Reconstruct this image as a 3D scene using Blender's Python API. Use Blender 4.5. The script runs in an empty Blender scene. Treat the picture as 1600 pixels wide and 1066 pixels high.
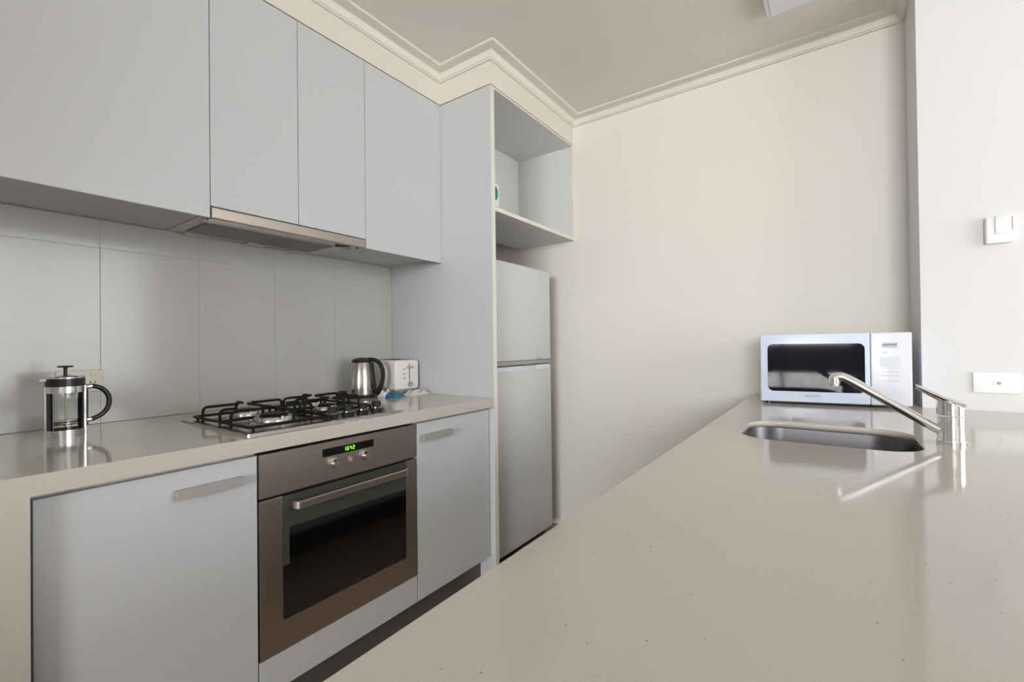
import bpy, bmesh, math, random
from mathutils import Vector, Matrix
random.seed(7)
SC = bpy.context.scene
COL = SC.collection

# ------------------------------------------------------------------ camera
cd = bpy.data.cameras.new('camera')
cam = bpy.data.objects.new('camera', cd); COL.objects.link(cam)
cd.sensor_width = 36.0; cd.lens = 709.07 * 36.0 / 1600.0; cd.clip_start = 0.02; cd.clip_end = 100
FW = Vector((-0.57836776, 0.81573935, 0.00774888))
RT = Vector((0.81565151, 0.57841934, -0.01198663)).normalized()
UP = RT.cross(FW).normalized()
cam.matrix_world = Matrix(((RT.x, UP.x, -FW.x, 2.04397), (RT.y, UP.y, -FW.y, -0.63586),
                           (RT.z, UP.z, -FW.z, 1.1511), (0, 0, 0, 1)))
SC.camera = cam

# ------------------------------------------------------------------ world / light / exposure
SC.view_settings.view_transform = 'Standard'
SC.view_settings.look = 'None'
SC.view_settings.gamma = 1.0
SC.view_settings.use_curve_mapping = False
SC.view_settings.exposure = -0.10
w = bpy.data.worlds.new('daylight'); SC.world = w; w.use_nodes = True
bg = w.node_tree.nodes['Background']
bg.inputs['Color'].default_value = (0.97, 0.97, 1.0, 1)
bg.inputs['Strength'].default_value = 6.0


def window_light(name, loc, rot, sx, sy, power, col=(1, 1, 1)):
    l = bpy.data.lights.new(name, 'AREA'); l.shape = 'RECTANGLE'; l.size = sx; l.size_y = sy
    l.energy = power; l.color = col
    o = bpy.data.objects.new(name, l); COL.objects.link(o); o.location = loc; o.rotation_euler = rot
    return o


# daylight just outside the two windows of the room (behind the camera and on the right)
REAR = (2.1, 4.4, 1.05, 2.40)        # x0 x1 z0 z1 at y = YB
SIDE = (-0.6, 1.4, 0.60, 2.40)         # y0 y1 z0 z1 at x = XR
YB, XR, D, HC = -6.0, 5.0, 1.9044, 2.546
window_light('rear_daylight', ((REAR[0]+REAR[1])/2, YB-0.25, (REAR[2]+REAR[3])/2), (math.radians(90), 0, 0),
             REAR[1]-REAR[0], REAR[3]-REAR[2], 372, (0.98, 0.985, 1.0))
window_light('side_daylight', (XR+0.25, (SIDE[0]+SIDE[1])/2, (SIDE[2]+SIDE[3])/2), (math.radians(90), 0, math.radians(90)),
             SIDE[1]-SIDE[0], SIDE[3]-SIDE[2], 44, (1.0, 0.98, 0.955))

# measured planes of the kitchen
F, T, U, P, K, G = 0.7014, 0.7296, 0.3994, 0.7296, 0.6366, 0.6525
YP, YT, YW = 1.0652, 1.0926, -0.4532
NX, NY, IX = 2.3083, 1.6102, 1.728
ZB, ZD, ZUB, ZUT, ZUC, ZT = 0.8574, 0.8432, 1.5752, 2.3908, 1.5959, 0.9


# ------------------------------------------------------------------ materials
def mat(name, col, rough=0.5, metal=0.0, spec=0.5, bump=0.0, bscale=40, var=0.0, vscale=3, coat=0.0, emit=None, estr=0, stretch=None, trans=0.0, ior=1.45):
    m = bpy.data.materials.new(name); m.use_nodes = True
    nt = m.node_tree; b = nt.nodes['Principled BSDF']
    b.inputs['Base Color'].default_value = (*col, 1)
    b.inputs['Roughness'].default_value = rough
    b.inputs['Metallic'].default_value = metal
    b.inputs['Specular IOR Level'].default_value = spec
    b.inputs['Coat Weight'].default_value = coat
    b.inputs['Transmission Weight'].default_value = trans
    b.inputs['IOR'].default_value = ior
    if emit:
        b.inputs['Emission Color'].default_value = (*emit, 1); b.inputs['Emission Strength'].default_value = estr
    tc = nt.nodes.new('ShaderNodeTexCoord'); mp = nt.nodes.new('ShaderNodeMapping')
    nt.links.new(tc.outputs['Object'], mp.inputs['Vector'])
    if stretch: mp.inputs['Scale'].default_value = stretch
    if var:
        n = nt.nodes.new('ShaderNodeTexNoise'); n.inputs['Scale'].default_value = vscale; n.inputs['Detail'].default_value = 4
        nt.links.new(mp.outputs['Vector'], n.inputs['Vector'])
        r = nt.nodes.new('ShaderNodeMix'); r.data_type = 'RGBA'
        r.inputs['A'].default_value = (*[c*(1-var) for c in col], 1); r.inputs['B'].default_value = (*[min(1, c*(1+var)) for c in col], 1)
        nt.links.new(n.outputs['Fac'], r.inputs['Factor']); nt.links.new(r.outputs['Result'], b.inputs['Base Color'])
    if bump:
        n = nt.nodes.new('ShaderNodeTexNoise'); n.inputs['Scale'].default_value = bscale; n.inputs['Detail'].default_value = 3
        nt.links.new(mp.outputs['Vector'], n.inputs['Vector'])
        bp = nt.nodes.new('ShaderNodeBump'); bp.inputs['Strength'].default_value = bump; bp.inputs['Distance'].default_value = 0.002
        nt.links.new(n.outputs['Fac'], bp.inputs['Height']); nt.links.new(bp.outputs['Normal'], b.inputs['Normal'])
    return m


def stone(name, col, rough=0.085):
    """reconstituted quartz: fine pale and dark grains, a few larger dark flecks"""
    m = mat(name, col, rough, spec=0.55); nt = m.node_tree; b = nt.nodes['Principled BSDF']
    tc = nt.nodes.new('ShaderNodeTexCoord')

    def mix(fac, a, bb):
        r = nt.nodes.new('ShaderNodeMix'); r.data_type = 'RGBA'
        nt.links.new(fac, r.inputs['Factor'])
        if isinstance(a, tuple): r.inputs['A'].default_value = (*a, 1)
        else: nt.links.new(a, r.inputs['A'])
        r.inputs['B'].default_value = (*bb, 1)
        return r.outputs['Result']
    n = nt.nodes.new('ShaderNodeTexNoise'); n.inputs['Scale'].default_value = 800; n.inputs['Detail'].default_value = 3
    nt.links.new(tc.outputs['Object'], n.inputs['Vector'])
    r1 = nt.nodes.new('ShaderNodeValToRGB'); r1.color_ramp.elements[0].position = 0.38; r1.color_ramp.elements[1].position = 0.62
    nt.links.new(n.outputs['Fac'], r1.inputs['Fac'])
    c = mix(r1.outputs['Color'], tuple(x*0.94 for x in col), tuple(x*1.05 for x in col))
    v = nt.nodes.new('ShaderNodeTexVoronoi'); v.inputs['Scale'].default_value = 75
    nt.links.new(tc.outputs['Object'], v.inputs['Vector'])
    r2 = nt.nodes.new('ShaderNodeValToRGB')
    r2.color_ramp.elements[0].position = 0.06; r2.color_ramp.elements[0].color = (1, 1, 1, 1)
    r2.color_ramp.elements[1].position = 0.11; r2.color_ramp.elements[1].color = (0, 0, 0, 1)
    nt.links.new(v.outputs['Distance'], r2.inputs['Fac'])
    wn = nt.nodes.new('ShaderNodeMath'); wn.operation = 'GREATER_THAN'; wn.inputs[1].default_value = 0.8
    sp = nt.nodes.new('ShaderNodeSeparateColor'); nt.links.new(v.outputs['Color'], sp.inputs['Color']); nt.links.new(sp.outputs['Red'], wn.inputs[0])
    mu = nt.nodes.new('ShaderNodeMath'); mu.operation = 'MULTIPLY'
    nt.links.new(r2.outputs['Color'], mu.inputs[0]); nt.links.new(wn.outputs[0], mu.inputs[1])
    c = mix(mu.outputs[0], c, tuple(x*0.45 for x in col))
    nt.links.new(c, b.inputs['Base Color'])
    return m


M = {}
M['wall'] = mat('cream_paint', (0.80, 0.76, 0.70), 0.55, spec=0.3, bump=0.05, bscale=120, var=0.015, vscale=2)
M['bulk'] = mat('bulkhead_paint', (0.735, 0.69, 0.60), 0.55, spec=0.3, bump=0.05, bscale=120, var=0.01, vscale=2)
M['nib'] = mat('white_paint', (0.69, 0.685, 0.69), 0.55, spec=0.3, bump=0.05, bscale=120, var=0.01, vscale=2)
M['ceil'] = mat('ceiling_paint', (0.80, 0.765, 0.70), 0.85, spec=0.2, var=0.01)
M['cornice'] = mat('cornice_paint', (0.765, 0.725, 0.645), 0.5, spec=0.3)
M['lam'] = mat('white_laminate', (0.56, 0.567, 0.578), 0.32, spec=0.4, var=0.008, vscale=4)
M['lam_in'] = mat('white_carcass', (0.56, 0.555, 0.545), 0.5, spec=0.3, var=0.008)
M['niche'] = mat('white_melamine', (0.69, 0.69, 0.68), 0.45, spec=0.3, var=0.008)
M['edge'] = mat('cream_edge_tape', (0.74, 0.71, 0.62), 0.5)
M['tile'] = mat('glazed_tile', (0.47, 0.465, 0.44), 0.16, spec=0.5, var=0.02, vscale=2)
M['grout'] = mat('grout', (0.42, 0.41, 0.385), 0.9)
M['stone'] = stone('quartz', (0.535, 0.495, 0.445))
M['kick'] = mat('kick_laminate', (0.10, 0.088, 0.076), 0.4, var=0.05)
M['floor'] = mat('floor_timber', (0.30, 0.235, 0.18), 0.4, var=0.3, vscale=6, stretch=(8, 1, 1))
M['steel'] = mat('brushed_steel', (0.50, 0.44, 0.38), 0.34, 1.0, bump=0.06, bscale=60, stretch=(20, 0.6, 20), var=0.03, vscale=30)
M['steel_lt'] = mat('hood_steel', (0.50, 0.445, 0.39), 0.3, 1.0, stretch=(20, 0.6, 20), var=0.03, vscale=30)
M['hobsteel'] = mat('hob_steel', (0.55, 0.53, 0.5), 0.22, 1.0, var=0.03)
M['chrome'] = mat('chrome', (0.82, 0.82, 0.82), 0.06, 1.0)
M['satin'] = mat('satin_chrome', (0.6, 0.6, 0.6), 0.25, 1.0)
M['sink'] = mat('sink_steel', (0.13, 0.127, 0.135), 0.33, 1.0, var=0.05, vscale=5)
M['pull'] = mat('satin_pull', (0.44, 0.43, 0.42), 0.5, 0.5)
M['black'] = mat('black_enamel', (0.006, 0.0045, 0.0045), 0.5, spec=0.25)
M['blackpl'] = mat('black_plastic', (0.015, 0.014, 0.015), 0.3)
M['dark'] = mat('dark_gap', (0.02, 0.019, 0.018), 0.8)
M['display'] = mat('display_glass', (0.006, 0.006, 0.007), 0.1)
M['led'] = mat('green_led', (0.2, 0.6, 0.02), 0.5, emit=(0.35, 0.95, 0.04), estr=1.1)
M['white'] = mat('white_plastic', (0.80, 0.81, 0.83), 0.28)
M['mwbody'] = mat('microwave_enamel', (0.60, 0.66, 0.80), 0.22, coat=0.3)
M['mwpanel'] = mat('microwave_panel', (0.68, 0.70, 0.75), 0.25, coat=0.3)
M['fridge'] = mat('fridge_enamel', (0.60, 0.61, 0.62), 0.35, bump=0.03, bscale=300)
M['fgrey'] = mat('fridge_trim', (0.36, 0.35, 0.34), 0.45)
M['fridge_grip'] = mat('fridge_grip', (0.66, 0.72, 0.79), 0.4)
M['mwglass'] = mat('black_glass', (0.006, 0.006, 0.010), 0.05, spec=0.2)
M['plate'] = mat('white_plate', (0.86, 0.86, 0.86), 0.35)
M['keys'] = mat('pale_keys', (0.60, 0.63, 0.68), 0.4)
M['polished'] = mat('polished_steel', (0.68, 0.68, 0.69), 0.16, 1.0)
M['kettle'] = mat('kettle_steel', (0.46, 0.43, 0.39), 0.2, 1.0)
M['hobknob'] = mat('knob_plastic', (0.008, 0.008, 0.008), 0.55, spec=0.3)
M['ink'] = mat('grey_print', (0.16, 0.17, 0.20), 0.6)
M['inkpale'] = mat('pale_print', (0.50, 0.53, 0.60), 0.6)
M['inkgreen'] = mat('green_print', (0.52, 0.60, 0.50), 0.6)
M['teal'] = mat('teal_print', (0.03, 0.20, 0.22), 0.5)
M['blue'] = mat('blue_print', (0.05, 0.16, 0.33), 0.5)
M['toaster'] = mat('toaster_plastic', (0.74, 0.73, 0.69), 0.35)
M['toastgrey'] = mat('toaster_base', (0.30, 0.31, 0.33), 0.4)
M['filter'] = mat('hood_filter', (0.30, 0.28, 0.26), 0.45, 0.6, var=0.15, vscale=200)
M['lens'] = mat('light_lens', (0.62, 0.60, 0.56), 0.5)
M['cloth'] = mat('cloth', (0.68, 0.65, 0.58), 0.9, bump=0.3, bscale=60)
M['rackmetal'] = mat('rack_wire', (0.45, 0.40, 0.32), 0.3, 1.0)
M['cavity'] = mat('oven_enamel', (0.40, 0.34, 0.29), 0.5)
M['innerframe'] = mat('door_band', (0.048, 0.050, 0.047), 0.5)
M['frame_alu'] = mat('window_frame', (0.35, 0.35, 0.36), 0.4, 0.5)
M['sofa'] = mat('dark_fabric', (0.02, 0.022, 0.03), 0.9)


def glassmat(name, tint, ior=1.45, rough=0.02):
    m = bpy.data.materials.new(name); m.use_nodes = True; nt = m.node_tree
    for n in list(nt.nodes): nt.nodes.remove(n)
    o = nt.nodes.new('ShaderNodeOutputMaterial'); mx = nt.nodes.new('ShaderNodeMixShader')
    t = nt.nodes.new('ShaderNodeBsdfTransparent'); t.inputs['Color'].default_value = (*tint, 1)
    g = nt.nodes.new('ShaderNodeBsdfGlossy'); g.inputs['Roughness'].default_value = rough
    f = nt.nodes.new('ShaderNodeFresnel'); f.inputs['IOR'].default_value = ior
    nt.links.new(f.outputs[0], mx.inputs[0]); nt.links.new(t.outputs[0], mx.inputs[1]); nt.links.new(g.outputs[0], mx.inputs[2])
    nt.links.new(mx.outputs[0], o.inputs[0])
    return m


M['clear'] = glassmat('clear_glass', (0.97, 0.975, 0.97))
M['ovenglass'] = glassmat('smoked_glass', (0.95, 0.92, 0.87), 2.2, 0.06)


# ------------------------------------------------------------------ object helpers
def thing(name, label, cat, loc=(0, 0, 0), rz=0.0, group=None):
    o = bpy.data.objects.new(name, None); COL.objects.link(o)
    o.location = loc; o.rotation_euler = (0, 0, rz); o.empty_display_size = 0.05
    o['label'] = label; o['category'] = cat
    if group: o['group'] = group
    o['_o'] = list(loc) if rz == 0 else [0, 0, 0]
    return o


def root_of(o):
    while o.parent: o = o.parent
    return o


def obj(name, bm, m, parent=None, smooth=False, origin=None):
    """links a bmesh as one object; world coordinates are turned local to an unrotated parent thing"""
    me = bpy.data.meshes.new(name)
    bmesh.ops.recalc_face_normals(bm, faces=bm.faces)
    off = Vector((0, 0, 0))
    if parent is not None: off = Vector(root_of(parent).get('_o', [0, 0, 0]))
    elif origin is not None: off = Vector(origin)
    for v in bm.verts: v.co -= off
    if smooth:
        for f in bm.faces: f.smooth = True
        for e in bm.edges:
            if len(e.link_faces) == 2 and e.calc_face_angle(0) > math.radians(32): e.smooth = False
    bm.to_mesh(me); bm.free()
    ms = m if isinstance(m, (list, tuple)) else [m]
    for x in ms: me.materials.append(M[x] if isinstance(x, str) else x)
    o = bpy.data.objects.new(name, me); COL.objects.link(o)
    if parent is not None: o.parent = parent
    elif origin is not None: o.location = origin
    return o


def struct(name, bm, m, smooth=False):
    o = obj(name, bm, m, None, smooth); o['kind'] = 'structure'; return o


def tag(o, label, cat, group=None):
    o['label'] = label; o['category'] = cat
    if group: o['group'] = group
    return o


def NB(): return bmesh.new()


def box(bm, x0, x1, y0, y1, z0, z1, bev=0.0, seg=2, mi=0):
    r = bmesh.ops.create_cube(bm, size=1.0); vs = r['verts']
    for v in vs:
        v.co = Vector(((x0+x1)/2+v.co.x*(x1-x0), (y0+y1)/2+v.co.y*(y1-y0), (z0+z1)/2+v.co.z*(z1-z0)))
    fs = set(f for v in vs for f in v.link_faces)
    for f in fs: f.material_index = mi
    if bev > 0:
        es = list({e for v in vs for e in v.link_edges})
        bmesh.ops.bevel(bm, geom=es, offset=bev, segments=seg, affect='EDGES', profile=0.5)
    return bm


def prism(bm, pts, axis, a, b, mi=0):
    """extrude a 2-D outline (list of (p,q)) along axis 'x','y' or 'z' from a to b"""
    def mk(p, q, t):
        return {'x': (t, p, q), 'y': (p, t, q), 'z': (p, q, t)}[axis]
    A = [bm.verts.new(mk(p, q, a)) for p, q in pts]; B = [bm.verts.new(mk(p, q, b)) for p, q in pts]
    n = len(pts)
    fs = [bm.faces.new(A), bm.faces.new(B[::-1])]
    for i in range(n): fs.append(bm.faces.new((A[i], B[i], B[(i+1) % n], A[(i+1) % n])))
    for f in fs: f.material_index = mi
    return bm


def rrect(x0, x1, y0, y1, r, n=6):
    out = []
    for cx, cy, a0 in ((x1-r, y1-r, 0), (x0+r, y1-r, 90), (x0+r, y0+r, 180), (x1-r, y0+r, 270)):
        for i in range(n+1):
            a = math.radians(a0+90*i/n); out.append((cx+r*math.cos(a), cy+r*math.sin(a)))
    return out


def lathe(bm, c, prof, n=40, mi=0, closed=True):
    """revolve (r,z) profile about the vertical axis through c"""
    rings = []
    for r, z in prof:
        if r < 1e-6: rings.append([bm.verts.new((c[0], c[1], c[2]+z))])
        else: rings.append([bm.verts.new((c[0]+r*math.cos(2*math.pi*i/n), c[1]+r*math.sin(2*math.pi*i/n), c[2]+z)) for i in range(n)])
    for a, b in zip(rings, rings[1:]):
        for i in range(n):
            j = (i+1) % n
            if len(a) == 1 and len(b) == 1: continue
            if len(a) == 1: f = bm.faces.new((a[0], b[i], b[j]))
            elif len(b) == 1: f = bm.faces.new((a[i], a[j], b[0]))
            else: f = bm.faces.new((a[i], a[j], b[j], b[i]))
            f.material_index = mi
    return bm


def cyl(bm, p, q, r, r2=None, n=24, mi=0):
    p, q = Vector(p), Vector(q); return tube(bm, [p, q], [r, r if r2 is None else r2], n, mi)


def tube(bm, pts, rad, n=12, mi=0, cap=True, flat=1.0):
    pts = [Vector(p) for p in pts]
    if not isinstance(rad, (list, tuple)): rad = [rad]*len(pts)
    t0 = (pts[1]-pts[0]).normalized()
    ref = Vector((0, 0, 1)) if abs(t0.z) < 0.9 else Vector((1, 0, 0))
    u = t0.cross(ref).normalized(); rings = []
    for i, p in enumerate(pts):
        if i == 0: t = pts[1]-pts[0]
        elif i == len(pts)-1: t = pts[-1]-pts[-2]
        else: t = (pts[i+1]-p).normalized()+(p-pts[i-1]).normalized()
        t.normalize(); u = (u-t*u.dot(t)).normalized(); v = t.cross(u)
        rings.append([bm.verts.new(p+(u*math.cos(2*math.pi*k/n)+v*math.sin(2*math.pi*k/n)*flat)*rad[i]) for k in range(n)])
    for a, b in zip(rings, rings[1:]):
        for k in range(n):
            f = bm.faces.new((a[k], a[(k+1) % n], b[(k+1) % n], b[k])); f.material_index = mi
    if cap:
        f = bm.faces.new(rings[0][::-1]); f.material_index = mi
        f = bm.faces.new(rings[-1]); f.material_index = mi
    return bm


def fillet(pts, r=0.01, n=5):
    """round the corners of a polyline"""
    pts = [Vector(p) for p in pts]; out = [pts[0]]
    for a, b, c in zip(pts, pts[1:], pts[2:]):
        d1, d2 = (a-b), (c-b); rr = min(r, d1.length*0.49, d2.length*0.49)
        s, e = b+d1.normalized()*rr, b+d2.normalized()*rr
        for i in range(n+1):
            t = i/n; out.append(s*(1-t)**2+b*2*t*(1-t)+e*t*t)
    out.append(pts[-1]); return out


def sweep(bm, path, prof, mi=0):
    """sweep a (offset, z) profile along a horizontal path with mitred corners; offset goes to the path's right"""
    P2 = [Vector(p) for p in path]; rings = []
    for i, p in enumerate(P2):
        d1 = (p-P2[i-1]).normalized() if i else None
        d2 = (P2[i+1]-p).normalized() if i < len(P2)-1 else None
        n1 = Vector((d1.y, -d1.x)) if d1 else None; n2 = Vector((d2.y, -d2.x)) if d2 else None
        if n1 is None: mv = n2
        elif n2 is None: mv = n1
        else: mv = (n1+n2)/(1+n1.dot(n2))
        rings.append([bm.verts.new((p.x+mv.x*o, p.y+mv.y*o, z)) for o, z in prof])
    m = len(prof)
    for a, b in zip(rings, rings[1:]):
        for k in range(m): bm.faces.new((a[k], a[(k+1) % m], b[(k+1) % m], b[k]))
    bm.faces.new(rings[0]); bm.faces.new(rings[-1][::-1])
    return bm


def textmesh(name, s, size, mtx, m, parent, spacing=1.0, ext=0.0003):
    cu = bpy.data.curves.new(name, 'FONT'); cu.body = s; cu.size = size; cu.extrude = ext
    cu.align_x = 'CENTER'; cu.align_y = 'CENTER'; cu.space_character = spacing
    t = bpy.data.objects.new('tmp', cu); COL.objects.link(t)
    me = bpy.data.meshes.new_from_object(t.evaluated_get(bpy.context.evaluated_depsgraph_get()))
    bpy.data.objects.remove(t); bm = NB(); bm.from_mesh(me); bm.transform(mtx)
    return obj(name, bm, m, parent)


# ================================================================== THE SHELL
bm = NB(); box(bm, -0.2, XR+0.2, YB-0.2, D+0.2, -0.1, 0.0); struct('floor', bm, 'floor')
bm = NB(); box(bm, -0.2, XR+0.2, YB-0.2, D+0.2, HC, HC+0.1); struct('ceiling', bm, 'ceil')
bm = NB(); box(bm, -0.12, 0.0, YB-0.12, D+0.12, 0, HC); struct('wall_left', bm, 'nib')
bm = NB(); box(bm, 0.0, NX+0.02, D, D+0.12, 0, HC); struct('wall_far', bm, 'wall')
bm = NB(); box(bm, NX, XR, NY, D+0.12, 0, HC); struct('wall_far_pier', bm, ['nib'])
# rear wall with window opening
x0, x1, z0, z1 = REAR
bm = NB()
box(bm, -0.12, x0, YB-0.12, YB, 0, HC); box(bm, x1, XR+0.12, YB-0.12, YB, 0, HC)
box(bm, x0, x1, YB-0.12, YB, 0, z0); box(bm, x0, x1, YB-0.12, YB, z1, HC); struct('wall_rear', bm, 'nib')
y0, y1, s0, s1 = SIDE
bm = NB()
box(bm, XR, XR+0.12, YB, y0, 0, HC); box(bm, XR, XR+0.12, y1, D+0.12, 0, HC)
box(bm, XR, XR+0.12, y0, y1, 0, s0); box(bm, XR, XR+0.12, y0, y1, s1, HC); struct('wall_right', bm, 'nib')


def window(name, horiz, a0, a1, c0, c1, at, mull):
    bm = NB(); t = 0.05

    def b(p0, p1, q0, q1):
        if horiz: box(bm, p0, p1, at-0.09, at-0.03, q0, q1)
        else: box(bm, at+0.03, at+0.09, p0, p1, q0, q1)
    b(a0, a1, c0, c0+t); b(a0, a1, c1-t, c1); b(a0, a0+t, c0, c1); b(a1-t, a1, c0, c1)
    for k in range(1, mull+1):
        m_ = a0+(a1-a0)*k/(mull+1); b(m_-t/2, m_+t/2, c0, c1)
    o = struct(name, bm, 'frame_alu')
    bm = NB()
    if horiz: box(bm, a0+t, a1-t, at-0.063, at-0.057, c0+t, c1-t)
    else: box(bm, at+0.057, at+0.063, a0+t, a1-t, c0+t, c1-t)
    obj('pane', bm, 'clear', o)


bm = NB(); box(bm, 0.0, 1.04, -1.47, -1.35, 0, HC); struct('wall_light_blocker', bm, 'nib')  # added out of view to block rear window light from the near-left cabinets
window('window_1', True, *REAR, YB, 1)
window('window_2', False, *SIDE, XR, 1)

# bulkhead above the cabinets (shadow gap below it), then the cornice that follows it round
bm = NB()
prism(bm, [(0, -1.6), (U, -1.6), (U, YP), (P, YP), (P, D), (0, D)], 'z', ZUT+0.004, HC)
struct('wall_bulkhead', bm, 'bulk')
H0 = HC
prof = [(0.0, H0-0.043), (0.010, H0-0.043), (0.012, H0-0.041), (0.012, H0-0.038), (0.018, H0-0.036), (0.027, H0-0.013), (0.031, H0-0.0105), (0.064, H0-0.0085),
        (0.068, H0-0.0085), (0.072, H0-0.007), (0.075, H0-0.004), (0.075, H0), (0.0, H0)]
bm = NB(); sweep(bm, [(U, -1.6), (U, YP), (P, YP), (P, D), (NX, D), (NX, NY), (XR, NY)], prof)
o = struct('trim_1', bm, 'cornice')

# pale fitting on the ceiling at the top of the frame
t = thing('ceiling_fitting', 'white rectangular fitting fixed to the ceiling, cut off by the top of the frame', 'ceiling fitting', (2.10, 1.0, HC))
bm = NB(); box(bm, 1.832, 2.40, 0.45, 1.548, HC-0.035, HC-0.001, 0.004); obj('housing', bm, 'white', t)
bm = NB(); box(bm, 1.85, 2.38, 0.47, 1.53, HC-0.038, HC-0.0352, 0.001); obj('face_panel', bm, 'white', t)

# ================================================================== SPLASHBACK
bm = NB(); box(bm, 0.0005, 0.0066, YW-0.045, YP-0.001, ZT+0.0005, ZUC-0.001, mi=0)
js = [-0.4985, -0.1862, 0.1092, 0.4064, 0.7035, 1.0005, YP-0.001]
g = 0.0006
for a, b in zip(js, js[1:]):
    for c0, c1 in ((ZT+0.0008, 1.4973), (1.4973, ZUC-0.0012)):
        box(bm, 0.001, 0.0075, a+g, b-g, c0+g*0.6, c1-g*0.6, 0.0006, 1, mi=1)
tag(obj('splashback', bm, ['grout', 'tile'], origin=(0, 0.3, ZT)), 'glossy pale grey large-tile splashback behind the stove counter', 'splashback')

# ================================================================== LEFT WORKTOP (with waterfall end)
bm = NB()
cth = T-0.0
prism(bm, [(YW-0.0445, 0.002), (YW-0.0445, ZT), (YP-0.0005, ZT), (YP-0.0005, ZB), (YW, ZB), (YW, 0.002)], 'x', 0.001, T)
tag(obj('worktop', bm, 'stone', origin=(0.36, 0, 0)), 'beige stone worktop carrying the gas hob, with its waterfall end panel', 'worktop')

# ================================================================== BASE CABINETS
def pull(parent, y0, y1, z0, z1, x=F, out=0.0282):
    bm = NB()
    pts = [(x+0.0002, z1-0.003), (x+0.0002, z0+0.012), (x+out*0.55, z0), (x+out, z0), (x+out, z1)]
    A = []
    prism(bm, pts, 'y', y0, y1)
    bmesh.ops.bevel(bm, geom=list(bm.edges), offset=0.0014, segments=2, affect='EDGES')
    return obj('handle', bm, 'pull', parent)


t = thing('base_cabinet', 'white base cabinet left of the oven, with one door', 'cabinet', (0.35, -0.22, 0), group=None)
bm = NB(); box(bm, 0.03, 0.681, YW+0.0015, -0.001, 0.148, 0.852); obj('body', bm, 'lam_in', t)
bm = NB(); box(bm, 0.683, F, -0.4457, -0.0035, 0.1482, ZD, 0.0012); d = obj('door', bm, 'lam', t)
pull(d, -0.2032, -0.0495, 0.777, 0.8005)

t = thing('base_cabinet', 'white base cabinet between the oven and the fridge panel, with one door', 'cabinet', (0.35, 0.83, 0))
bm = NB(); box(bm, 0.03, 0.681, 0.601, YP-0.001, 0.148, 0.852); obj('body', bm, 'lam_in', t)
bm = NB(); box(bm, 0.683, F, 0.6025, YP-0.0055, 0.1482, ZD+0.001, 0.0012); d = obj('door', bm, 'lam', t)
pull(d, 0.6192, 0.7842, 0.7735, 0.8003)

t = thing('base_cabinet', 'low white cabinet plinth with a plain filler panel below the oven', 'cabinet', (0.35, 0.3, 0.148))
bm = NB(); box(bm, 0.03, 0.681, 0.0005, 0.5995, 0.148, 0.25); obj('body', bm, 'lam_in', t)
bm = NB(); box(bm, 0.683, F, 0.0, 0.5985, 0.1482, 0.2515, 0.001); obj('filler_panel', bm, 'lam', t)

bm = NB(); box(bm, K-0.016, K, YW+0.001, YP-0.001, 0.001, 0.1475)
tag(obj('kickboard', bm, 'kick', origin=(K, 0.3, 0)), 'dark kickboard under the oven-side base cabinets', 'kickboard')

# ================================================================== OVEN
t = thing('oven', 'built-in stainless steel oven with bar handle and green clock', 'oven', (0.4, 0.3, 0.25))
XF = F+0.001
bm = NB()   # cavity, open to the front
cy0, cy1, cz0, cz1, cx0, cx1 = 0.075, 0.535, 0.30, 0.655, 0.28, 0.672
box(bm, cx0-0.01, cx0, cy0-0.01, cy1+0.01, cz0-0.01, cz1+0.01)
box(bm, cx0, cx1, cy0-0.01, cy0, cz0-0.01, cz1+0.01); box(bm, cx0, cx1, cy1, cy1+0.01, cz0-0.01, cz1+0.01)
box(bm, cx0, cx1, cy0, cy1, cz0-0.01, cz0); box(bm, cx0, cx1, cy0, cy1, cz1, cz1+0.01)
obj('cavity', bm, 'cavity', t)
bm = NB(); box(bm, 0.672, 0.6765, 0.0115, cy0, 0.256, 0.842); box(bm, 0.672, 0.6765, cy1, 0.5885, 0.256, 0.842)
box(bm, 0.672, 0.6765, cy0, cy1, 0.256, cz0); box(bm, 0.672, 0.6765, cy0, cy1, cz1, 0.842)
obj('chassis', bm, 'dark', t)
for zz in (0.43, 0.50):
    bm = NB()
    tube(bm, fillet([(0.30, 0.09, zz), (0.655, 0.09, zz), (0.655, 0.52, zz), (0.30, 0.52, zz)], 0.02), 0.004, 8)
    for k in range(13): tube(bm, [(0.30, 0.115+k*0.0315, zz), (0.655, 0.115+k*0.0315, zz)], 0.0016, 6)
    obj('rack', bm, 'rackmetal', t, True)
# control panel
bm = NB(); box(bm, 0.679, XF+0.001, 0.0022, 0.5978, 0.7165, 0.8425, 0.0012); cp = obj('control_panel', bm, 'steel', t)
bm = NB(); box(bm, XF+0.0005, XF+0.0018, 0.198, 0.3955, 0.7957, 0.8215); dsp = obj('display', bm, 'display', cp)
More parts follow.
